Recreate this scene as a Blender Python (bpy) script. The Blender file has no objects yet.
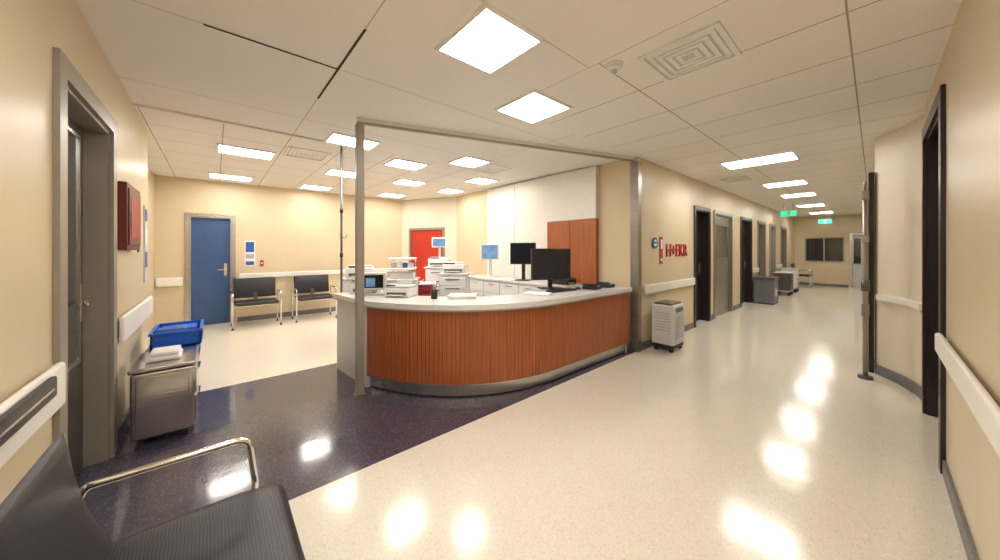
import bpy, bmesh, math, random
from mathutils import Vector, Matrix
random.seed(4)
S=bpy.context.scene
H=1.45; CZ=2.75

# ---------------- materials ----------------
def mat(name,col,rough=0.5,metal=0.0,spec=0.5,noise=0.0,nscale=8,bump=0.0,bscale=60,emit=None,es=1,coat=0.0,stretch=None):
    m=bpy.data.materials.new(name); m.use_nodes=True
    nt=m.node_tree; b=nt.nodes['Principled BSDF']
    b.inputs['Base Color'].default_value=(*col,1)
    b.inputs['Roughness'].default_value=rough
    b.inputs['Metallic'].default_value=metal
    b.inputs['Specular IOR Level'].default_value=spec
    b.inputs['Coat Weight'].default_value=coat
    b.inputs['Coat Roughness'].default_value=0.08
    tc=nt.nodes.new('ShaderNodeTexCoord'); mp=nt.nodes.new('ShaderNodeMapping')
    nt.links.new(tc.outputs['Object'],mp.inputs['Vector'])
    if stretch: mp.inputs['Scale'].default_value=stretch
    if noise>0:
        n=nt.nodes.new('ShaderNodeTexNoise'); n.inputs['Scale'].default_value=nscale; n.inputs['Detail'].default_value=3
        nt.links.new(mp.outputs['Vector'],n.inputs['Vector'])
        r=nt.nodes.new('ShaderNodeValToRGB')
        r.color_ramp.elements[0].position=.3; r.color_ramp.elements[1].position=.7
        r.color_ramp.elements[0].color=(*[c*(1-noise) for c in col],1)
        r.color_ramp.elements[1].color=(*[min(1,c*(1+noise)) for c in col],1)
        nt.links.new(n.outputs['Fac'],r.inputs['Fac']); nt.links.new(r.outputs['Color'],b.inputs['Base Color'])
    if bump>0:
        n2=nt.nodes.new('ShaderNodeTexNoise'); n2.inputs['Scale'].default_value=bscale
        nt.links.new(mp.outputs['Vector'],n2.inputs['Vector'])
        bp=nt.nodes.new('ShaderNodeBump'); bp.inputs['Strength'].default_value=bump; bp.inputs['Distance'].default_value=.002
        nt.links.new(n2.outputs['Fac'],bp.inputs['Height']); nt.links.new(bp.outputs['Normal'],b.inputs['Normal'])
    if emit:
        b.inputs['Emission Color'].default_value=(*emit,1); b.inputs['Emission Strength'].default_value=es
    return m
def floor_mat(name,base,d1,d2,rough,sc=150,spec=.7):
    m=mat(name,base,rough,spec=spec)
    nt=m.node_tree; b=nt.nodes['Principled BSDF']; tc=nt.nodes['Texture Coordinate']
    v=nt.nodes.new('ShaderNodeTexVoronoi'); v.inputs['Scale'].default_value=sc
    nt.links.new(tc.outputs['Object'],v.inputs['Vector'])
    r=nt.nodes.new('ShaderNodeValToRGB'); r.color_ramp.interpolation='CONSTANT'
    e=r.color_ramp.elements; e[0].position=0; e[0].color=(*d1,1); e[1].position=.10; e[1].color=(*base,1)
    k=e.new(.90); k.color=(*d2,1)
    sx=nt.nodes.new('ShaderNodeSeparateColor'); nt.links.new(v.outputs['Color'],sx.inputs[0])
    nt.links.new(sx.outputs[0],r.inputs['Fac'])
    nt.links.new(r.outputs['Color'],b.inputs['Base Color'])
    bp=nt.nodes.new('ShaderNodeBump'); bp.inputs['Strength'].default_value=.2; bp.inputs['Distance'].default_value=.01
    n3=nt.nodes.new('ShaderNodeTexNoise'); n3.inputs['Scale'].default_value=4; n3.inputs['Detail'].default_value=1.5; nt.links.new(tc.outputs['Object'],n3.inputs['Vector'])
    nt.links.new(n3.outputs['Fac'],bp.inputs['Height']); nt.links.new(bp.outputs['Normal'],b.inputs['Normal'])
    return m
def tile_mat(name,base,line,sx,px,sy,py,w=.005):
    m=mat(name,base,.85,spec=.2)
    nt=m.node_tree; b=nt.nodes['Principled BSDF']; tc=nt.nodes['Texture Coordinate']
    sp=nt.nodes.new('ShaderNodeSeparateXYZ'); nt.links.new(tc.outputs['Object'],sp.inputs[0])
    def M(op,a,bv=None):
        n=nt.nodes.new('ShaderNodeMath'); n.operation=op
        for i,x in enumerate((a,bv)):
            if x is None: continue
            if isinstance(x,(int,float)): n.inputs[i].default_value=x
            else: nt.links.new(x,n.inputs[i])
        return n.outputs[0]
    outs=[]
    for o,s,p in ((sp.outputs[0],sx,px),(sp.outputs[1],sy,py)):
        q=M('PINGPONG',M('SUBTRACT',o,p-s*20),s/2)
        outs.append(M('LESS_THAN',q,w))
    f=M('MAXIMUM',outs[0],outs[1])
    mx=nt.nodes.new('ShaderNodeMix'); mx.data_type='RGBA'
    mx.inputs[6].default_value=(*base,1); mx.inputs[7].default_value=(*line,1)
    nt.links.new(f,mx.inputs[0]); nt.links.new(mx.outputs[2],b.inputs['Base Color'])
    return m
WALL=mat('wall_beige_paint',(.67,.555,.375),.36,spec=.38,noise=.03,nscale=2)
WALLW=mat('wall_cream',(.75,.675,.54),.5,noise=.02,nscale=3)
WHITE=mat('white_laminate',(.82,.81,.79),.35,noise=.02)
PANEL=mat('cabinet_cream',(.80,.76,.69),.35,noise=.02)
RAIL=mat('rail_vinyl_white',(.84,.81,.75),.35,noise=.02)
BASEM=mat('baseboard_grey',(.16,.15,.15),.45,noise=.08)
STEEL=mat('brushed_steel',(.55,.54,.52),.27,1,noise=.06,nscale=5,stretch=(1,1,20))
POLISH=mat('polished_steel',(.66,.65,.64),.15,1,noise=.05,nscale=6,stretch=(1,1,14),bump=.15,bscale=6)
DSTEEL=mat('dark_steel',(.16,.155,.15),.35,.9,noise=.08)
MSTEEL=mat('satin_steel_door',(.33,.31,.28),.32,.8,noise=.08,nscale=3,stretch=(1,1,6))
CHROME=mat('chrome',(.78,.77,.75),.12,1,noise=.02)
FRAME=mat('door_frame_greige',(.33,.295,.25),.38,.3,noise=.04)
BULK=mat('bulkhead_paint',(.78,.72,.63),.6,noise=.02)
DARK=mat('door_dark_brown',(.022,.014,.014),.35,noise=.15)
BLACK=mat('black_plastic',(.015,.015,.018),.4,noise=.1)
RUBBER=mat('rubber_black',(.02,.02,.02),.7,noise=.1)
VINYL=mat('black_vinyl',(.018,.017,.024),.38,noise=.15,nscale=40,bump=.5,bscale=350)
GLASSD=mat('dark_glass',(.02,.022,.025),.06,.0,spec=.8,noise=.1,coat=.5)
SCREEN=mat('screen_black',(.012,.014,.018),.12,noise=.05)
SCREENB=mat('screen_lit',(.1,.2,.35),.2,noise=.4,nscale=12,emit=(.25,.45,.7),es=.3)
BLUED=mat('blue_door_paint',(.04,.095,.235),.4,noise=.06)
REDD=mat('red_door_paint',(.50,.03,.012),.4,noise=.05)
RED=mat('red_plastic',(.42,.02,.018),.4,noise=.05)
DRED=mat('dark_red_cabinet',(.14,.014,.012),.35,noise=.08)
BLUE=mat('blue_plastic',(.01,.12,.62),.35,noise=.05)
BLUES=mat('blue_sign',(.02,.10,.40),.4,noise=.05)
GREY=mat('grey_plastic',(.42,.42,.43),.4,noise=.04)
LGREY=mat('light_grey_plastic',(.62,.61,.60),.4,noise=.03)
QUARTZ=mat('counter_solid_surface',(.74,.74,.72),.22,noise=.05,nscale=60)
WOOD=mat('wood_veneer',(.385,.105,.030),.34,spec=.5,noise=.16,nscale=5,stretch=(7,7,.5),coat=.15)
WOODD=mat('wood_groove',(.19,.046,.016),.5,noise=.1)
PAPER=mat('paper',(.85,.84,.8),.7,noise=.02)
LAMP=mat('lamp_diffuser',(1,1,1),.5,emit=(1,.955,.885),es=26,noise=.01)
GREEN=mat('exit_green',(.02,.5,.25),.4,emit=(.03,.75,.38),es=1.0,noise=.05)
FCREAM=floor_mat('terrazzo_cream',(.77,.71,.60),(.69,.62,.50),(.83,.78,.68),.15)
FDARK=floor_mat('terrazzo_dark',(.066,.057,.086),(.048,.040,.060),(.13,.118,.15),.12,150,.8)
CTN=tile_mat('ceiling_plaster_panel',(.87,.83,.78),(.55,.50,.44),2.4,.67,1.2,2.55,.004)
CT1=tile_mat('ceiling_tile_corridor',(.87,.83,.78),(.40,.35,.30),.6,.22,1.17,.1)
CT2=tile_mat('ceiling_tile_room',(.87,.83,.78),(.42,.38,.33),.6,.07,.6,4.35)
GAP=mat('seam_dark',(.05,.04,.035),.8,noise=.1)

# ---------------- builder ----------------
class B:
    def __init__(s,name): s.name=name; s.bm=bmesh.new(); s.mats=[]
    def _mi(s,m):
        if m not in s.mats: s.mats.append(m)
        return s.mats.index(m)
    def _add(s,t,m,smooth=False,M=None):
        if M is not None: t.transform(M)
        i=s._mi(m)
        for f in t.faces: f.material_index=i; f.smooth=smooth
        me=bpy.data.meshes.new('t'); t.to_mesh(me); t.free(); s.bm.from_mesh(me); bpy.data.meshes.remove(me)
    def box(s,x0,x1,y0,y1,z0,z1,m,bev=0,seg=2,M=None,smooth=False):
        t=bmesh.new(); bmesh.ops.create_cube(t,size=1)
        for v in t.verts:
            v.co=Vector(((x0+x1)/2+v.co.x*(x1-x0),(y0+y1)/2+v.co.y*(y1-y0),(z0+z1)/2+v.co.z*(z1-z0)))
        if bev>0: bmesh.ops.bevel(t,geom=t.edges[:],offset=bev,segments=seg,profile=.5,affect='EDGES')
        s._add(t,m,smooth,M); return s
    def cyl(s,p0,p1,r,m,seg=16,r2=None):
        p0=Vector(p0);p1=Vector(p1); d=p1-p0
        t=bmesh.new(); bmesh.ops.create_cone(t,cap_ends=True,segments=seg,radius1=r,radius2=r if r2 is None else r2,depth=d.length)
        M=Matrix.Translation((p0+p1)/2) @ d.to_track_quat('Z','Y').to_matrix().to_4x4()
        t.transform(M); i=s._mi(m)
        for f in t.faces: f.smooth=len(f.verts)==4; f.material_index=i
        me=bpy.data.meshes.new('t'); t.to_mesh(me); t.free(); s.bm.from_mesh(me); bpy.data.meshes.remove(me); return s
    def tube(s,pts,r,m,seg=10,rnd=.05):
        P=[Vector(p) for p in pts]; Q=[P[0]]
        for a,b,c in zip(P,P[1:],P[2:]):
            k=min(rnd,(b-a).length*.45,(c-b).length*.45)
            s0=b+(a-b).normalized()*k; s1=b+(c-b).normalized()*k
            for j in range(6):
                u=j/5; Q.append(s0*(1-u)**2+b*2*u*(1-u)+s1*u*u)
        Q.append(P[-1])
        t=bmesh.new(); rings=[]; up=None
        for i,q in enumerate(Q):
            d=(Q[min(i+1,len(Q)-1)]-Q[max(i-1,0)]).normalized()
            if up is None: up=d.orthogonal().normalized()
            up=(up-d*up.dot(d)).normalized(); sd=d.cross(up)
            rings.append([t.verts.new(q+(up*math.cos(2*math.pi*k/seg)+sd*math.sin(2*math.pi*k/seg))*r) for k in range(seg)])
        for a,b in zip(rings,rings[1:]):
            for k in range(seg): t.faces.new((a[k],a[(k+1)%seg],b[(k+1)%seg],b[k]))
        t.faces.new(rings[0][::-1]); t.faces.new(rings[-1])
        s._add(t,m,True); return s
    def prism(s,poly,z0,z1,m,smooth=False):
        t=bmesh.new(); a=[t.verts.new((x,y,z0)) for x,y in poly]; b=[t.verts.new((x,y,z1)) for x,y in poly]
        n=len(poly); t.faces.new(a[::-1]); t.faces.new(b)
        for i in range(n): t.faces.new((a[i],a[(i+1)%n],b[(i+1)%n],b[i]))
        bmesh.ops.recalc_face_normals(t,faces=t.faces[:]); s._add(t,m,smooth); return s
    def sphere(s,c,r,m,sc=(1,1,1)):
        t=bmesh.new(); bmesh.ops.create_uvsphere(t,u_segments=20,v_segments=12,radius=r)
        s._add(t,m,True,Matrix.Translation(c)@Matrix.Diagonal((*sc,1))); return s
    def done(s,loc=(0,0,0),rz=0):
        me=bpy.data.meshes.new(s.name); bmesh.ops.recalc_face_normals(s.bm,faces=s.bm.faces[:]); s.bm.to_mesh(me); s.bm.free()
        for m in s.mats: me.materials.append(m)
        o=bpy.data.objects.new(s.name,me); o.location=loc; o.rotation_euler=(0,0,rz); S.collection.objects.link(o); return o

# ---------------- shell ----------------
def quadobj(name,cells,z,flip=False,th=.05):
    b=B(name)
    for x0,x1,y0,y1,m in cells:
        if flip: b.box(x0,x1,y0,y1,z,z+th,m)
        else: b.box(x0,x1,y0,y1,z-th,z,m)
    return b.done()
XE=18.2
quadobj('floor',[(-.7,XE,-.5,2.22,FCREAM),(-.7,4.5,2.22,4.5,FDARK),(-1.1,4.7,4.5,8.5,FCREAM)],0)
quadobj('ceiling',[(-.75,2.02,-.5,2.22,CTN),(2.02,XE,-.5,2.22,CT1),(-1.1,4.7,2.22,4.35,CTN),(-1.1,4.7,4.35,8.5,CT2)],CZ,True)
def wall(name,axis,a0,a1,t0,t1,ops=(),m=WALL):
    b=B(name); cur=a0
    def bx(p,q,z0,z1):
        if q-p<1e-4 or z1-z0<1e-4: return
        if axis=='x': b.box(p,q,t0,t1,z0,z1,m)
        else: b.box(t0,t1,p,q,z0,z1,m)
    for p,q,z0,z1 in ops:
        bx(cur,p,0,CZ); bx(p,q,0,z0); bx(p,q,z1,CZ); cur=q
    bx(cur,a1,0,CZ); return b.done()
wall('wall_left','y',-.5,5.2,-.75,-.55,[(2.52,3.49,0,2.27)])
wall('wall_left_rear','y',5.2,8.5,-1.0,-.8)
wall('wall_back','x',-.8,3.78,8.3,8.45,[(-.36,.26,0,2.07)])
wall('wall_right','x',-.55,4.86,-.5,-.3,[(3.62,4.72,0,2.42)])
DO=[(6.72,7.5,0,2.2),(7.85,9.05,0,2.2),(9.9,10.9,0,2.2),(11.7,12.6,0,2.2),(13.3,14.1,0,2.2),(15.2,16.2,0,2.2)]
wall('wall_corridor_left','x',4.5,XE,2.2,2.4,DO)
wall('wall_room_right','y',2.4,6.8,4.5,4.7)
wall('wall_corridor_end','y',-.2,2.2,18.0,18.2,[(.28,.58,0,2.0),(.76,1.86,.95,1.9)])
pA=Vector((3.74,8.34)); pB=Vector((4.54,6.76)); dd=(pB-pA); L=dd.length; ang=math.atan2(dd.y,dd.x)
b=B('wall_corner'); b.box(0,.28,0,.15,0,CZ,WALLW).box(1.38,L,0,.15,0,CZ,WALLW).box(.28,1.38,0,.15,2.0,CZ,WALLW)
b.done((pA.x,pA.y,0),ang)
b=B('door_red'); b.box(.285,.34,-.02,.12,0,1.94,FRAME).box(1.32,1.375,-.02,.12,0,1.94,FRAME).box(.285,1.375,-.02,.12,1.94,1.995,FRAME)
b.box(.345,1.315,.02,.065,.01,1.935,REDD).cyl((1.2,.0,1.0),(1.2,.03,1.0),.025,CHROME).cyl((1.2,0,1.0),(1.1,0,1.0),.01,CHROME)
b.done((pA.x,pA.y,0),ang)
cur=[(4.86,-.32),(5.0,-.318),(5.1,-.31),(5.2,-.295),(5.3,-.27),(5.4,-.238),(5.48,-.205),(5.56,-.165),(5.63,-.125),(5.69,-.088),(5.75,-.05),(5.8,-.02),(5.85,.0),(6.9,.0)]
b=B('wall_right_rounded'); 
pl=[cur[i] for i in range(len(cur)-1)]
pl+= [(5.88,.0),(5.88,-.5),(4.86,-.5)]
b.prism(pl,0,CZ,WALLW,False).done()
wall('wall_corridor_right','x',5.88,XE,-.2,-.02,[(5.95,6.95,0,2.2),(9,10,0,2.2),(13,14,0,2.2)])
b=B('baseboard_right_rounded')
off=[(x-.005,y+.018) for x,y in cur[1:-2]]
b.prism(off+[(x,y+.001) for x,y in cur[1:-2]][::-1],.0,.11,BASEM).done()
b=B('handrail_rounded')
off=[(x-.01,y+.045) for x,y in cur[1:-3]]
b.prism(off+[(x,y+.001) for x,y in cur[1:-3]][::-1],.87,.93,RAIL).done()
b=B('trim_corner_post'); b.box(5.80,5.87,.004,.05,0,2.35,DARK,.005).done()
def bb(name,*bx):
    b=B(name)
    for c in bx: b.box(*c,BASEM)
    return b.done()
bb('baseboard_left',(-.549,-.535,-.29,2.42,0,.1),(-.549,-.535,3.60,5.2,0,.1))
bb('baseboard_back',(-.8,-.44,8.285,8.299,0,.1),(.34,3.7,8.285,8.299,0,.1))
bb('baseboard_right',(-.5,3.52,-.299,-.285,0,.1))
bb('baseboard_corridor',(4.62,6.64,2.185,2.199,0,.1),(7.58,7.78,2.185,2.199,0,.1),(9.12,9.82,2.185,2.199,0,.1),(10.98,11.62,2.185,2.199,0,.1),(12.68,13.2,2.185,2.199,0,.1),(14.2,15.1,2.185,2.199,0,.1),(16.3,17.98,2.185,2.199,0,.1))
bb('baseboard_end',(17.985,17.999,.66,2.18,0,.1))
def rail(name,axis,segs,t,out,z0=.8,z1=.95):
    b=B(name)
    for a,c in segs:
        if axis=='x':
            b.box(a,c,min(t+out*.02,t+out*.05),max(t+out*.02,t+out*.05),z0,z1,RAIL,.012)
            for k in (a+.08,c-.08): b.box(k-.02,k+.02,min(t,t+out*.03),max(t,t+out*.03),z0+.03,z1-.03,GREY)
        else:
            b.box(min(t+out*.02,t+out*.05),max(t+out*.02,t+out*.05),a,c,z0,z1,RAIL,.012)
            for k in (a+.08,c-.08): b.box(min(t,t+out*.03),max(t,t+out*.03),k-.02,k+.02,z0+.03,z1-.03,GREY)
    return b.done()
rail('handrail_left','y',[(-.2,2.38),(3.64,5.1)],-.55,1,.76,.95)
rail('handrail_right','x',[(-.3,3.46)],-.3,1,.8,.92)
rail('handrail_corridor','x',[(4.66,6.6),(10.98,11.6),(14.2,15.1)],2.2,-1,.80,.93)
rail('handrail_back','x',[(.36,3.6)],8.3,-1,.86,.96)
rail('handrail_rear_left','x',[(-.78,-.44)],8.3,-1,.78,.94)
b=B('trim_bumper_strip'); b.box(-.498,-.478,.9,2.17,.86,.94,BLACK,.006).box(-.477,-.474,.95,2.12,.895,.905,STEEL).done()

def frame(name,axis,a0,a1,zt,t,out,w=.07,fm=FRAME,leafm=DARK,depth=.1,glass=None,handle=True,hz=1.05,hside=1):
    b=B(name)
    def bx(p,q,n0,n1,z0,z1,m,bev=0):
        u0,u1=sorted((t+out*n0,t+out*n1))
        if axis=='x': b.box(p,q,u0,u1,z0,z1,m,bev)
        else: b.box(u0,u1,p,q,z0,z1,m,bev)
    for p,q in ((a0-w,a0+.01),(a1-.01,a1+w)): bx(p,q,.001,.022,0,zt-.01,fm)
    bx(a0-w,a1+w,.001,.022,zt-.01,zt+w,fm)
    bx(a0+.002,a0+.03,-depth-.04,-.0005,0,zt-.03,fm); bx(a1-.03,a1-.002,-depth-.04,-.0005,0,zt-.03,fm); bx(a0+.002,a1-.002,-depth-.04,-.0005,zt-.03,zt-.002,fm)
    bx(a0+.03,a1-.03,-depth-.04,-depth,.008,zt-.03,leafm)
    if glass:
        g0,g1,z0,z1=glass
        bx(a0+g0,a0+g1,-depth-.001,-depth+.006,z0,z1,GLASSD)
        for p,q,zz0,zz1 in ((a0+g0-.02,a0+g0,z0-.02,z1+.02),(a0+g1,a0+g1+.02,z0-.02,z1+.02),(a0+g0,a0+g1,z0-.02,z0),(a0+g0,a0+g1,z1,z1+.02)):
            bx(p,q,-depth,-depth+.014,zz0,zz1,STEEL)
    if handle:
        hx=(a1-.1) if hside>0 else (a0+.1)
        bx(hx-.025,hx+.025,-depth,-depth+.01,hz-.12,hz+.12,CHROME,.003)
        bx(hx-.012,hx+.012,-depth+.01,-depth+.05,hz-.012,hz+.012,CHROME)
        bx(min(hx,hx-hside*.12),max(hx,hx-hside*.12),-depth+.04,-depth+.058,hz-.011,hz+.011,CHROME,.004)
    return b.done()
frame('door_left','y',2.52,3.49,2.27,-.55,1,w=.09,leafm=DSTEEL,depth=.11,glass=(.12,.8,.75,2.15),hz=1.1)
frame('door_right','x',3.62,4.72,2.42,-.3,1,w=.09,fm=DARK,leafm=DARK,depth=.1,hside=-1)
frame('door_blue','x',-.36,.26,2.07,8.3,-1,w=.05,fm=STEEL,leafm=BLUED,depth=.05)
frame('door_corridor','x',6.72,7.5,2.2,2.2,-1,w=.06,fm=DARK,leafm=DARK,depth=.14)
frame('door_steel','x',7.85,9.05,2.2,2.2,-1,w=.06,fm=MSTEEL,leafm=MSTEEL,depth=.04,handle=False,glass=(.1,1.1,1.25,1.95))
frame('door_corridor','x',9.9,10.9,2.2,2.2,-1,w=.06,fm=DARK,leafm=DARK,depth=.12)
frame('door_corridor','x',11.7,12.6,2.2,2.2,-1,w=.06,fm=FRAME,leafm=DARK,depth=.12)
frame('door_corridor','x',13.3,14.1,2.2,2.2,-1,w=.06,fm=FRAME,leafm=FRAME,depth=.1)
frame('door_corridor','x',15.2,16.2,2.2,2.2,-1,w=.06,fm=FRAME,leafm=DARK,depth=.1)
frame('door_corridor_right','x',5.95,6.95,2.2,-.02,1,w=.05,fm=DARK,leafm=DARK,depth=.1)
frame('door_corridor_right','x',9,10,2.2,-.02,1,w=.06,fm=FRAME,leafm=DARK,depth=.1)
frame('door_corridor_right','x',13,14,2.2,-.02,1,w=.06,fm=FRAME,leafm=DARK,depth=.1)
frame('door_end','y',.28,.58,2.0,18.0,-1,w=.04,fm=STEEL,leafm=LGREY,depth=.05,glass=(.06,.24,.9,1.85),handle=False)
b=B('window_1'); 
for c in ((17.97,18.05,.76,.8,.95,1.9),(17.97,18.05,1.82,1.86,.95,1.9),(17.97,18.05,.8,1.82,.95,.99),(17.97,18.05,.8,1.82,1.86,1.9),(17.98,18.04,1.29,1.33,.99,1.86)): b.box(*c,FRAME)
b.box(18.01,18.03,.8,1.82,.99,1.86,GLASSD).done()
b=B('trim_ceiling_seam'); b.box(-.05,.663,2.542,2.556,CZ-.004,CZ-.0005,GAP).box(.664,.678,1.98,3.15,CZ-.004,CZ-.0005,GAP).done()
b=B('trim_ceiling_edge'); b.box(-.54,1.2,4.335,4.365,CZ-.02,CZ-.001,BULK).done()

# ---------------- ceiling lights ----------------
def lamp(x,y,sx=.56,sy=.56):
    b=B('ceiling_light_panel'); z=CZ-.002
    hx,hy=sx/2,sy/2; f=.022
    b.box(x-hx-f,x-hx,y-hy-f,y+hy+f,z-.02,z,WHITE).box(x+hx,x+hx+f,y-hy-f,y+hy+f,z-.02,z,WHITE)
    b.box(x-hx,x+hx,y-hy-f,y-hy,z-.02,z,WHITE).box(x-hx,x+hx,y+hy,y+hy+f,z-.02,z,WHITE)
    b.box(x-hx,x+hx,y-hy,y+hy,z-.012,z-.002,LAMP)
    b.done()
for p in [(1.30,1.6,.42,.48),(2.2,2.06,.46,.46),(.1,.55),(6.0,1.12,.5,.8),(8.5,1.17,.5,.6),(10.5,1.2),(13.3,1.25),(16.2,1.25),  # panel nearest the camera is added out of view to brighten this end
          (.32,5.5,.56,.4),(.22,7.6,.56,.4),(1.6,7.7,.5,.4),(1.25,4.12,.5,.34),(1.67,5.95,.5,.4),(2.2,4.7,.5,.4),(2.85,5.95,.5,.4),(2.85,3.95,.42,.42),(3.8,4.9,.42,.42),(3.95,6.2,.42,.42),(3.2,7.6,.5,.4)]:
    lamp(*p)
def vent(x,y,s=.5):
    b=B('ceiling_air_vent'); z=CZ-.001
    b.box(x-s/2,x+s/2,y-s/2,y-s/2+.03,z-.015,z,WHITE).box(x-s/2,x+s/2,y+s/2-.03,y+s/2,z-.015,z,WHITE)
    b.box(x-s/2,x-s/2+.03,y-s/2+.03,y+s/2-.03,z-.015,z,WHITE).box(x+s/2-.03,x+s/2,y-s/2+.03,y+s/2-.03,z-.015,z,WHITE)
    b.box(x-s/2+.03,x+s/2-.03,y-s/2+.03,y+s/2-.03,z-.003,z,LGREY)
    for k in (.185,.14,.095,.05):
        for q in range(4):
            M=Matrix.Translation((x,y,0))@Matrix.Rotation(q*math.pi/2,4,'Z')
            b.box(-k-.014,k-.014,k-.014,k+.014,z-.010,z-.003,WHITE,M=M)
    b.done()
vent(2.4,.82,.48); vent(.95,5.1,.5); vent(3.35,4.1,.5); vent(7.3,1.7,.4)
b=B('smoke_detector'); b.cyl((2.13,1.21,CZ-.015),(2.13,1.21,CZ),.06,WHITE,24).cyl((2.13,1.21,CZ-.04),(2.13,1.21,CZ-.015),.03,WHITE,24,.05).sphere((2.13,1.21,CZ-.04),.02,GREY).done()
for x,y in ((12.3,1.62),(16.8,1.2)):
    b=B('exit_sign'); b.box(x,x+.04,y-.17,y+.17,2.38,2.54,GREEN,.006).box(x-.002,x+.0,y-.04,y+.02,2.41,2.51,PAPER)
    b.cyl((x+.02,y-.1,2.54),(x+.02,y-.1,CZ),.008,STEEL,8).cyl((x+.02,y+.1,2.54),(x+.02,y+.1,CZ),.008,STEEL,8).done()

# ---------------- reception desk ----------------
def bez(P,n):
    o=[]
    for i in range(n+1):
        t=i/n; o.append(sum((Vector(p)*c for p,c in zip(P,((1-t)**3,3*t*(1-t)**2,3*t*t*(1-t),t**3))),Vector((0,0))))
    return o
path=[Vector((4.38,2.27)),Vector((2.9,2.29))]+bez([(2.9,2.29),(1.95,2.27),(1.42,2.86),(1.2,3.5)],40)[1:]
def resample(P,step):
    d=[0]
    for a,c in zip(P,P[1:]): d.append(d[-1]+(c-a).length)
    n=max(2,int(d[-1]/step)); out=[];j=0
    for i in range(n+1):
        q=d[-1]*i/n
        while j<len(d)-2 and d[j+1]<q: j+=1
        out.append(P[j].lerp(P[j+1],(q-d[j])/(d[j+1]-d[j])))
    return out
def offs(P,o):
    R=[]
    for i,p in enumerate(P):
        t=(P[min(i+1,len(P)-1)]-P[max(i-1,0)]).normalized()
        R.append(p+Vector((-t.y,t.x))*(-o))
    return R
def band(b,P,o0,o1,z0,z1,m,smooth=False):
    A=offs(P,o0);C=offs(P,o1)
    t=bmesh.new(); rows=[]
    for a,c in zip(A,C): rows.append([t.verts.new((a.x,a.y,z0)),t.verts.new((a.x,a.y,z1)),t.verts.new((c.x,c.y,z1)),t.verts.new((c.x,c.y,z0))])
    for r,q in zip(rows,rows[1:]):
        for k in range(4): t.faces.new((r[k],r[(k+1)%4],q[(k+1)%4],q[k]))
    t.faces.new(rows[0]); t.faces.new(rows[-1][::-1])
    bmesh.ops.recalc_face_normals(t,faces=t.faces[:]); b._add(t,m,smooth)
b=B('reception_desk')
P=resample(path,.02)
band(b,P,.006,.05,.13,.86,WOODD)
fine=resample(path,.042)
for a,c in zip(fine,fine[1:]):
    a2=a.lerp(c,.04);c2=a.lerp(c,.96)
    band(b,[a2,c2],0,.008,.13,.86,WOOD)
band(b,P,.03,.06,.015,.13,STEEL); band(b,P,.045,.075,0,.015,BLACK)
band(b,P,-.004,.02,.125,.137,STEEL)
side=[Vector((1.2,3.5)),Vector((1.16,3.9)),Vector((1.12,4.3))]
full=path+side[1:]
F=resample(full,.05)
band(b,side,.0,.05,.0,.86,LGREY)
band(b,F,-.05,.50,.865,.915,QUARTZ); band(b,F,-.035,.48,.845,.865,GREY)
band(b,F,.40,.43,.02,.845,LGREY)
b.box(4.34,4.38,2.3,2.7,0,.845,LGREY)
wp=[p for p in resample(path,.1) if p.x<3.4]
band(b,wp,.5,.85,.70,.73,WHITE)
for k in (1,10,18): 
    q=offs(wp,.8)[k]; b.cyl((q.x,q.y,0),(q.x,q.y,.7),.02,STEEL)
b.done()

b=B('metal_post'); b.box(1.05,1.122,3.33,3.402,.0,CZ-.06,FRAME,.008).box(1.035,1.135,3.315,3.41,0,.012,STEEL).done()
b=B('slim_metal_post'); px,py=1.19,4.37
b.cyl((px,py,0),(px,py,CZ-.022),.013,DSTEEL,14).cyl((px,py,0),(px,py,.012),.04,STEEL,16)
for z in (1.35,1.9): b.cyl((px,py,z),(px,py,z+.05),.02,BLACK,12)
for k in range(4): b.tube([(px,py,1.6),(px+.07*math.cos(k*1.57+.5),py+.07*math.sin(k*1.57+.5),1.58),(px+.08*math.cos(k*1.57+.5),py+.08*math.sin(k*1.57+.5),1.63)],.005,CHROME,6,.02)
b.done()
hA=Vector((1.09,3.365));hB=Vector((4.46,2.26)); d=hB-hA
b=B('trim_header_beam'); b.box(-.03,d.length,-.02,.02,CZ-.058,CZ-.04,FRAME).box(-.03,d.length,-.03,.03,CZ-.04,CZ-.001,BULK).done((hA.x,hA.y,0),math.atan2(d.y,d.x))
b=B('trim_corner_guard'); b.box(4.478,4.498,2.18,2.30,0,CZ-.06,MSTEEL).box(4.498,4.57,2.18,2.198,0,CZ-.06,MSTEEL).done()

b=B('tall_wall_cabinet')
b.box(4.42,4.497,2.82,3.80,.0,1.92,WOOD,.003).box(4.415,4.497,2.82,3.80,1.925,CZ-.02,PANEL,.003)
b.box(4.43,4.497,3.81,5.5,.0,CZ-.02,PANEL,.003).box(4.425,4.431,4.64,4.65,.1,CZ-.05,GREY)
b.box(4.412,4.422,3.31,3.316,.1,1.9,WOODD).done()
b=B('back_counter')
b.box(3.88,4.40,2.98,5.5,.86,.90,QUARTZ,.006).box(3.92,4.40,3.02,5.46,.08,.86,WHITE).box(3.95,4.38,3.05,5.43,0,.08,BLACK)
for i in range(5):
    y=3.04+i*.485
    for z in (.12,.38,.62): b.box(3.905,3.921,y,y+.46,z,z+.22,WHITE,.004).box(3.89,3.905,y+.15,y+.31,z+.17,z+.182,CHROME)
b.done()

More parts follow.
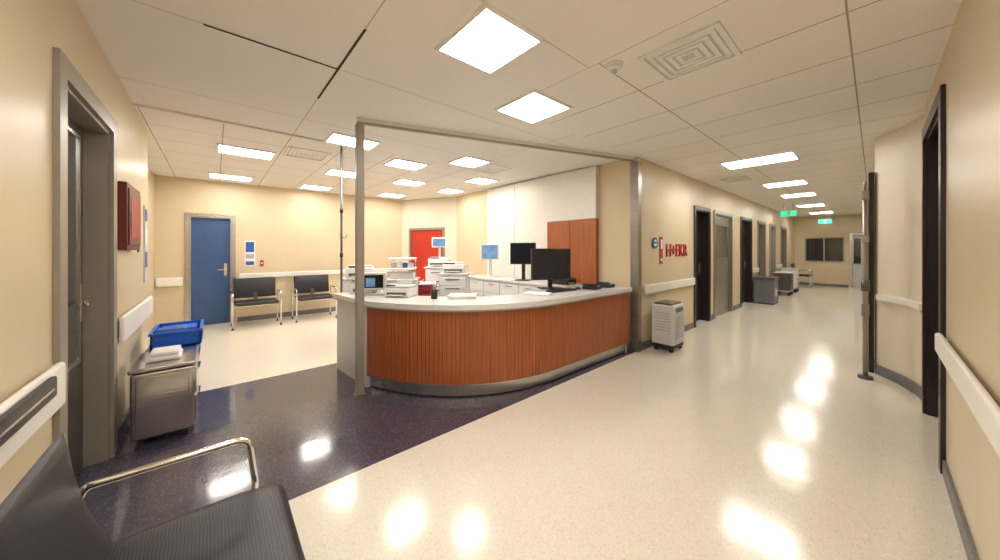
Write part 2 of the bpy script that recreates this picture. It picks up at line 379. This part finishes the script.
def monitor(x,y,z,rz,w=.54,h=.33,name='computer_monitor',scr=SCREEN,tall=.14,body=BLACK):
    b=B(name)
    b.box(-w*.28,w*.28,-.1,.1,0,.015,body,.006).box(-.03,.03,.01,.045,.015,tall+h*.5,body,.005)
    b.box(-w/2,w/2,-.03,.01,tall,tall+h,body,.008).box(-w/2+.015,w/2-.015,-.033,-.029,tall+.018,tall+h-.015,scr)
    b.box(-w*.3,w*.3,.01,.03,tall+.05,tall+h-.05,body,.01)
    b.done((x,y,z),rz)
CT=.916
monitor(3.42,2.88,CT,math.radians(-28),.56,.42,tall=.12)
monitor(4.08,4.06,.901,math.radians(-60),.46,.38,tall=.28)
monitor(4.1,5.0,.901,math.radians(-60),.36,.30,tall=.34,body=LGREY,scr=SCREENB)
def keyboard(x,y,z,rz):
    b=B('keyboard'); b.box(-.21,.21,-.07,.07,0,.018,BLACK,.004)
    for r in range(5):
        for c in range(14): b.box(-.198+c*.0285,-.174+c*.0285,-.06+r*.025,-.04+r*.025,.018,.024,RUBBER)
    b.done((x,y,z),rz)
keyboard(3.32,2.62,CT,math.radians(-5))
def phone(x,y,z,rz):
    b=B('desk_telephone'); b.box(-.1,.1,-.1,.1,0,.04,BLACK,.01).box(-.095,-.045,-.1,.1,.045,.075,BLACK,.015).box(0,.07,.02,.08,.04,.046,GREY)
    for i in range(3):
        for j in range(4): b.box(.0+i*.025,.016+i*.025,-.08+j*.022,-.066+j*.022,.04,.045,LGREY)
    b.done((x,y,z),rz)
phone(3.82,2.5,CT,.2); phone(4.15,2.5,CT,.1)
def papers(x,y,z,rz,n=5):
    b=B('paper_stack')
    for i in range(n): b.box(-.105,.105,-.15,.15,i*.004,i*.004+.0035,PAPER,M=Matrix.Rotation(random.uniform(-.12,.12),4,'Z'))
    b.done((x,y,z),rz)
papers(2.85,2.6,CT,.5); papers(2.05,2.98,CT,.9,8)
def tray(x,y,z,rz):
    b=B('document_tray'); b.box(-.13,.13,-.17,.17,0,.008,BLACK).box(-.13,.13,-.17,.17,.06,.066,BLACK)
    for xx in (-.128,.12): b.box(xx,xx+.008,-.17,.17,0,.09,BLACK)
    b.box(-.11,.11,-.15,.15,.009,.03,PAPER).done((x,y,z),rz)
tray(4.15,3.25,.901,.1)
b=B('computer_mouse'); b.sphere((0,0,.016),.03,BLACK,(1,1.6,.53)).done((3.62,2.58,CT))
def printer(x,y,z,rz,s=1,name='desktop_printer'):
    b=B(name)
    b.box(-.2*s,.2*s,-.15*s,.16*s,0,.13*s,WHITE,.014).box(-.19*s,.19*s,-.13*s,.15*s,.132*s,.165*s,LGREY,.01)
    b.box(-.15*s,.15*s,-.156*s,-.148*s,.03*s,.07*s,DSTEEL).box(-.11*s,.11*s,-.22*s,-.15*s,.03*s,.038*s,PAPER)
    b.box(-.17*s,-.04*s,-.13*s,-.09*s,.165*s,.175*s,SCREEN).box(-.12*s,.12*s,.1*s,.14*s,.165*s,.24*s,PAPER)
    b.done((x,y,z),rz)
printer(1.60,3.55,CT,math.radians(-50),.75); printer(1.42,4.12,CT,math.radians(-30),.9,'label_printer')
b=B('pen_cup'); b.cyl((0,0,0),(0,0,.1),.035,BLACK,18)
for i in range(5): b.cyl((.01*math.cos(i),.01*math.sin(i),.05),(.03*math.cos(i*1.3),.03*math.sin(i*1.3),.16),.004,(BLUES,RED,BLACK,GREY,BLUES)[i],6)
b.done((1.78,3.12,CT))

def med_cart(x,y,rz,w=.5,d=.45,h=.9,dr=5,top='monitor',name='medical_cart',acc=None,body=WHITE):
    b=B(name); hx,hy=w/2,d/2
    for sx in (-1,1):
        for sy in (-1,1):
            b.cyl((sx*(hx-.05)-.012,sy*(hy-.05),.05),(sx*(hx-.05)+.012,sy*(hy-.05),.05),.05,RUBBER,16)
            b.cyl((sx*(hx-.05),sy*(hy-.05),.06),(sx*(hx-.05),sy*(hy-.05),.13),.012,STEEL,8)
    b.box(-hx,hx,-hy,hy,.12,.16,GREY,.01).box(-hx+.01,hx-.01,-hy+.02,hy,.16,h-.03,body,.005)
    b.box(-hx-.02,hx+.02,-hy-.01,hy+.02,h-.03,h,LGREY,.012)
    z=.19; dh=(h-.05-z)/dr
    for i in range(dr):
        m=acc if (acc and i==dr-1) else body
        b.box(-hx+.025,hx-.025,-hy-.001,-hy+.021,z+i*dh,z+(i+1)*dh-.015,m,.004)
        b.box(-hx*.5,hx*.5,-hy-.02,-hy-.001,z+(i+.62)*dh,z+(i+.62)*dh+.015,DSTEEL,.003)
    b.tube([(hx+.02,-hy+.06,h-.08),(hx+.08,-hy+.06,h-.04),(hx+.08,hy-.06,h-.04),(hx+.02,hy-.06,h-.08)],.011,CHROME)
    if top in('monitor','both'):
        k=.2 if top=='both' else 0
        b.box(-.14,.14,-.08,.1,h,h+.03,WHITE,.008).box(-.02,.02,.02,.05,h+.03,h+.22+k,LGREY)
        b.box(-.15,.15,-.03,.04,h+.18+k,h+.38+k,WHITE,.012).box(-.125,.125,-.034,-.029,h+.205+k,h+.355+k,SCREENB)
    if top in('printer','both'):
        b.box(-.2,.2,-.15,.18,h,h+.16,WHITE,.015).box(-.16,.16,-.155,-.145,h+.03,h+.075,DSTEEL)
        b.box(-.17,.17,-.12,.12,h+.16,h+.19,LGREY,.01).box(-.12,.12,-.2,-.15,h+.03,h+.04,PAPER)
        b.box(-.16,.02,-.14,-.1,h+.16,h+.185,SCREEN)
    if top=='tray':
        b.box(-hx+.03,hx-.03,-hy+.03,hy-.03,h+.14,h+.17,WHITE,.01)
        for sx in(-1,1): b.cyl((sx*(hx-.05),hy-.06,h),(sx*(hx-.05),hy-.06,h+.33),.01,STEEL,8)
        b.box(-hx+.03,hx-.03,-hy+.1,hy-.03,h+.3,h+.33,WHITE,.01)
        for i in range(4): b.box(-.17+i*.09,-.1+i*.09,-.06,.02,h+.17,h+.25,(GREY,WHITE,BLUES,LGREY)[i],.006)
        b.box(-.18,.18,-.1,.12,h+.001,h+.1,WHITE,.01)
    b.done((x,y,0),rz)
r=math.radians
med_cart(2.28,5.0,r(-35),.46,.42,.98,5,'tray')
med_cart(2.78,5.2,r(-35),.34,.36,.86,3,'none',acc=RED,body=RED)
med_cart(3.28,5.0,r(-45),.5,.42,1.02,5,'printer')
med_cart(3.4,5.75,r(-40),.5,.42,1.1,5,'both')
med_cart(1.75,5.4,r(-20),.5,.4,1.0,5,'printer')
b=B('patient_monitor'); b.box(-.13,.13,-.06,.08,0,.02,LGREY,.006).box(-.02,.02,0,.03,.02,.1,GREY).box(-.14,.14,-.05,.05,.06,.26,LGREY,.015).box(-.11,.11,-.053,-.048,.085,.235,SCREEN)
b.box(-.08,.02,-.056,-.052,.1,.2,SCREENB).done((1.40,3.84,CT),r(-30))

def wchair(x,y,rz,n=1,name='waiting_chair',W=.52):
    b=B(name)
    for i in range(n):
        o=i*(W+.03)
        b.box(o-W/2,o+W/2,-.24,.24,.42,.48,VINYL,.025,3,smooth=True)
        b.box(o-W/2,o+W/2,-.03,.03,-.19,.19,VINYL,.022,3,M=Matrix.Translation((0,.27,.70))@Matrix.Rotation(-.16,4,'X'),smooth=True)
        b.box(o-.03,o+.03,.2,.25,.44,.6,DSTEEL)
    e0=-W/2-.03; e1=(n-1)*(W+.03)+W/2+.03
    for e in (e0,e1):
        b.tube([(e,.25,0),(e,.25,.64),(e,-.22,.64),(e,-.22,0)],.014,CHROME,10,.06)
        b.cyl((e,.25,0),(e,.25,.012),.022,RUBBER,10).cyl((e,-.22,0),(e,-.22,.012),.022,RUBBER,10)
    b.cyl((e0,-.12,.40),(e1,-.12,.40),.014,CHROME,10).cyl((e0,.16,.40),(e1,.16,.40),.014,CHROME,10)
    b.done((x,y,0),rz)
wchair(.60,7.72,0,1,W=.66); wchair(1.58,7.72,0,1,W=.66)
# ---------------- near bench ----------------
b=B('waiting_bench')
MESHV=mat('perforated_vinyl',(.028,.026,.034),.42)
nt=MESHV.node_tree; bs=nt.nodes['Principled BSDF']; tc=nt.nodes['Texture Coordinate']
mpn=nt.nodes.new('ShaderNodeMapping'); mpn.inputs['Rotation'].default_value=(0,0,.785); nt.links.new(tc.outputs['Object'],mpn.inputs['Vector'])
ck=nt.nodes.new('ShaderNodeTexChecker'); ck.inputs['Scale'].default_value=150; ck.inputs['Color1'].default_value=(.012,.011,.016,1); ck.inputs['Color2'].default_value=(.05,.047,.058,1)
nt.links.new(mpn.outputs['Vector'],ck.inputs['Vector']); nt.links.new(ck.outputs['Color'],bs.inputs['Base Color'])
bp=nt.nodes.new('ShaderNodeBump'); bp.inputs['Strength'].default_value=.5; bp.inputs['Distance'].default_value=.002; nt.links.new(ck.outputs['Fac'],bp.inputs['Height']); nt.links.new(bp.outputs['Normal'],bs.inputs['Normal'])
def pad(b,x0,x1,y0,y1,zc,th,curve,m,M=None):
    nx,ny=18,14; t=bmesh.new(); top=[];bot=[]
    for i in range(nx+1):
        rt=[];rb=[]
        for j in range(ny+1):
            u=i/nx*2-1; v=j/ny*2-1
            e=(1-abs(u)**6)*(1-abs(v)**6); e=max(e,0)**.4
            cx=(x0+x1)/2+u*(x1-x0)/2*(1-.04*abs(v)**8); cy=(y0+y1)/2+v*(y1-y0)/2*(1-.04*abs(u)**8)
            z=zc+curve(u,v)
            rt.append(t.verts.new((cx,cy,z+th/2*e))); rb.append(t.verts.new((cx,cy,z-th/2*e-.0005)))
        top.append(rt);bot.append(rb)
    for i in range(nx):
        for j in range(ny):
            t.faces.new((top[i][j],top[i+1][j],top[i+1][j+1],top[i][j+1])); t.faces.new((bot[i][j],bot[i][j+1],bot[i+1][j+1],bot[i+1][j]))
    for i in range(nx):
        t.faces.new((top[i][0],bot[i][0],bot[i+1][0],top[i+1][0])); t.faces.new((top[i][ny],top[i+1][ny],bot[i+1][ny],bot[i][ny]))
    for j in range(ny):
        t.faces.new((top[0][j],top[0][j+1],bot[0][j+1],bot[0][j])); t.faces.new((top[nx][j],bot[nx][j],bot[nx][j+1],top[nx][j+1]))
    b._add(t,m,True,M)
for y0,y1 in ((1.11,1.70),(.5,1.09)):
    pad(b,-.30,.225,y0,y1,.445,.05,lambda u,v:-.02*max(0,u-.5)*2+.012*v*v,MESHV)
    M=Matrix.Translation((-.335,0,.655))@Matrix.Rotation(math.radians(-104),4,'Y')
    pad(b,-.22,.22,y0,y1,0,.045,lambda u,v:.0*v*v-.025*(u*u),VINYL,M)
    b.box(-.32,-.27,(y0+y1)/2-.03,(y0+y1)/2+.03,.40,.50,DSTEEL,.005)
for y in (1.735,.46):
    b.tube([(-.345,y,.60),(-.33,y,.655),(.11,y,.655),(.135,y,.41),(.0,y,.37),(-.1,y,.37)],.0125,CHROME,12,.05)
b.cyl((-.1,.46,.37),(-.1,1.74,.37),.022,STEEL,12).cyl((-.28,.46,.40),(-.28,1.74,.40),.014,STEEL,12)
for y in (.7,1.5):
    b.cyl((-.1,y,.37),(-.1,y,.05),.02,STEEL,12).tube([(-.38,y,.03),(-.1,y,.06),(.16,y,.03)],.018,STEEL,10)
    b.cyl((-.38,y,0),(-.38,y,.03),.025,RUBBER,12).cyl((.16,y,0),(.16,y,.03),.025,RUBBER,12)
b.cyl((-.345,1.735,.60),(-.345,1.68,.60),.012,CHROME,10).cyl((-.345,.46,.60),(-.345,.52,.60),.012,CHROME,10)
b.done()

# ---------------- steel trolley + blue crates ----------------
b=B('stainless_trolley')
x0,x1,y0,y1=-.46,-.12,3.50,4.04
b.box(x0,x1,y0,y1,.06,.54,POLISH,.012).box(x0-.01,x1+.012,y0-.012,y1+.012,.545,.58,POLISH,.01)
b.box(x1,x1+.012,y0+.03,y1-.03,.10,.30,POLISH,.004).box(x1,x1+.012,y0+.03,y1-.03,.32,.52,POLISH,.004)
b.box(x0+.03,x1-.03,y0-.01,y0,.09,.51,POLISH,.004).box(x1+.012,x1+.028,y0+.18,y1-.18,.46,.475,CHROME).box(x1+.012,x1+.028,y0+.18,y1-.18,.25,.265,CHROME)
for x in (x0+.05,x1-.05):
    for y in (y0+.05,y1-.05):
        b.cyl((x-.012,y,.027),(x+.012,y,.027),.027,RUBBER,14).cyl((x,y,.03),(x,y,.07),.01,STEEL,8)
b.done()
def crate(b,x0,x1,y0,y1,z0,z1,m):
    w=.012
    b.box(x0,x1,y0,y1,z0,z0+w,m).box(x0,x0+w,y0,y1,z0,z1,m).box(x1-w,x1,y0,y1,z0,z1,m).box(x0,x1,y0,y0+w,z0,z1,m).box(x0,x1,y1-w,y1,z0,z1,m)
    b.box(x0-.012,x1+.012,y0-.012,y0+.004,z1-.025,z1,m,.003).box(x0-.012,x1+.012,y1-.004,y1+.012,z1-.025,z1,m,.003)
    b.box(x0-.012,x0+.004,y0,y1,z1-.025,z1,m,.003).box(x1-.004,x1+.012,y0,y1,z1-.025,z1,m,.003)
    for k in range(4):
        y=y0+(y1-y0)*(k+.5)/4; b.box(x1,x1+.006,y-.006,y+.006,z0,z1-.025,m)
    b.box(x1-.004,x1+.008,(y0+y1)/2-.06,(y0+y1)/2+.06,z1-.07,z1-.04,BLACK,.003)
b=B('blue_crate_stand')
b.box(-.46,-.14,4.25,4.75,.34,.38,STEEL,.006).box(-.45,-.15,4.26,4.74,.12,.15,STEEL,.006)
for x in (-.45,-.15):
    for y in (4.26,4.74): b.cyl((x,y,.05),(x,y,.36),.014,STEEL,10).cyl((x-.012,y,.035),(x+.012,y,.035),.035,RUBBER,12)
crate(b,-.46,-.12,4.24,4.78,.381,.53,BLUE); crate(b,-.44,-.10,4.3,4.84,.532,.68,BLUE)
b.box(-.41,-.2,4.34,4.5,.545,.70,BLUES,.02).box(-.4,-.14,4.55,4.8,.545,.66,BLUE,.01).done()
b=B('folded_linen'); b.box(-.40,-.2,3.62,3.85,.581,.62,WHITE,.018,3,smooth=True).box(-.38,-.21,3.63,3.84,.62,.65,WHITE,.015,3,smooth=True).box(-.36,-.24,3.87,3.97,.581,.62,BLUE,.008).done()

b=B('fire_hose_cabinet'); b.box(-.549,-.50,3.72,4.3,1.44,1.96,DRED,.006).box(-.50,-.492,3.76,4.26,1.48,1.92,DRED,.004).box(-.492,-.490,3.82,4.2,1.54,1.86,RED).box(-.492,-.486,3.785,3.80,1.62,1.74,CHROME).done()
def sign(name,x0,x1,y0,y1,z0,z1,m,inner=None,face='y-'):
    b=B(name); b.box(x0,x1,y0,y1,z0,z1,m,.002)
    if inner:
        for (a,c,e,f,mm) in inner:
            if face=='y-': b.box(x0+(x1-x0)*a,x0+(x1-x0)*c,y0-.003,y0,z0+(z1-z0)*e,z0+(z1-z0)*f,mm)
            else: b.box(x1,x1+.003,y0+(y1-y0)*a,y0+(y1-y0)*c,z0+(z1-z0)*e,z0+(z1-z0)*f,mm)
    return b.done()
sign('wall_notice',.45,.62,8.288,8.299,1.1,1.62,PAPER,[(.1,.9,.55,.95,BLUES),(.1,.9,.3,.48,GREY),(.1,.9,.05,.2,BLUES)])
sign('wall_notice',.70,.76,8.288,8.299,1.1,1.22,RED,[(.2,.8,.4,.6,PAPER)])
sign('wall_notice',-.549,-.54,4.55,4.62,1.42,1.52,BLUES,[(.2,.8,.3,.7,PAPER)],'x')
sign('wall_notice',-.549,-.54,4.92,5.08,1.1,1.9,LGREY,[(.1,.9,.8,.95,BLUES),(.1,.9,.5,.7,PAPER),(.1,.9,.2,.4,BLUES)],'x')
b=B('round_sign'); b.cyl((5.02,2.18,1.54),(5.02,2.199,1.54),.085,BLUES,32).cyl((5.02,2.178,1.54),(5.02,2.181,1.54),.05,PAPER,28).box(4.97,5.07,2.175,2.179,1.53,1.56,BLUES).done()
sign('wall_notice',5.2,5.3,2.188,2.199,1.22,1.64,RED,[(.2,.8,.55,.9,PAPER),(.2,.8,.1,.2,PAPER)])
def text(name,body,x,z,size,m):
    c=bpy.data.curves.new(name,'FONT'); c.body=body; c.size=size; c.extrude=.008; c.offset=.004
    o=bpy.data.objects.new(name,c); o.location=(x,2.19,z); o.rotation_euler=(math.pi/2,0,0); S.collection.objects.link(o)
    c.materials.append(m)
text('wall_lettering','H+EKR',5.42,1.33,.29,RED)

b=B('air_purifier')
x0,x1,y0,y1=4.76,5.16,1.82,2.13
b.box(x0,x1,y0,y1,.10,.66,LGREY,.025,3).box(x0+.01,x1-.01,y0+.01,y1-.01,.05,.10,BLACK,.01).box(x0+.03,x1-.03,y0+.03,y1-.03,.66,.685,DSTEEL,.01)
for i in range(9): b.box(x0+.05,x1-.05,y0-.004,y0+.002,.2+i*.035,.212+i*.035,GREY)
for i in range(7): b.box(x0-.003,x0+.002,y0+.05,y1-.05,.3+i*.04,.312+i*.04,GREY)
b.box(x0+.08,x1-.08,y0-.006,y0+.002,.56,.62,DSTEEL,.004)
for x in (x0+.05,x1-.05):
    for y in (y0+.05,y1-.05): b.cyl((x-.012,y,.03),(x+.012,y,.03),.03,RUBBER,12)
b.done()

b=B('stainless_stand')
X,Y=5.5,.07
b.cyl((X,Y,.0),(X,Y,.03),.06,DSTEEL,20).cyl((X,Y,.03),(X,Y,2.1),.022,FRAME,16)
b.cyl((X,Y,.98),(X,Y,1.1),.034,DSTEEL,14).box(X-.045,X+.045,Y-.028,Y+.028,2.0,2.1,MSTEEL,.008).box(X-.04,X+.04,Y-.028,Y+.028,1.52,1.6,MSTEEL,.006)
b.tube([(X,Y,2.1),(X,Y,2.2),(X+.08,Y,2.22)],.012,MSTEEL,8,.03)
b.cyl((X+.08,Y+.0,.25),(X+.08,Y,1.9),.01,DSTEEL,10)
for z in (.3,.9,1.5,1.85): b.box(X,X+.09,Y-.012,Y+.012,z,z+.025,MSTEEL)
b.box(X-.045,X+.045,Y-.03,Y+.03,.7,.84,MSTEEL,.01)
b.done()

def bin_(x,y,w=.42,d=.34,h=.6,m=GREY):
    b=B('waste_bin'); b.prism([(x-w/2,y-d/2),(x+w/2,y-d/2),(x+w/2,y+d/2),(x-w/2,y+d/2)],.03,h-.06,m)
    b.box(x-w/2-.015,x+w/2+.015,y-d/2-.015,y+d/2+.015,h-.06,h,DSTEEL,.012).box(x-w/2,x+w/2,y-d/2,y+d/2,0,.03,BLACK)
    b.box(x-.12,x+.12,y-d/2-.006,y-d/2,.2,.4,LGREY).done()
DG=mat('dark_grey_bin',(.16,.16,.17),.4,noise=.06)
bin_(11.2,1.93,.6,.42,.7,DG)
med_cart(13.6,1.9,0,.5,.4,.72,3,'none',body=DSTEEL); med_cart(14.8,1.9,0,.5,.4,.8,4,'none')
wchair(16.9,1.8,0,1)

w=bpy.data.worlds.new('World'); S.world=w; w.use_nodes=True
w.node_tree.nodes['Background'].inputs[0].default_value=(1,.9,.75,1); w.node_tree.nodes['Background'].inputs[1].default_value=.3
cam=bpy.data.cameras.new('camera'); co=bpy.data.objects.new('camera',cam); S.collection.objects.link(co)
cam.sensor_width=36; cam.lens=36*.327; cam.shift_y=-.031; cam.clip_start=.02
co.location=(0,0,H); co.rotation_euler=(math.pi/2,0,math.radians(48.9-90))
S.camera=co
S.view_settings.view_transform='Standard'; S.view_settings.exposure=0
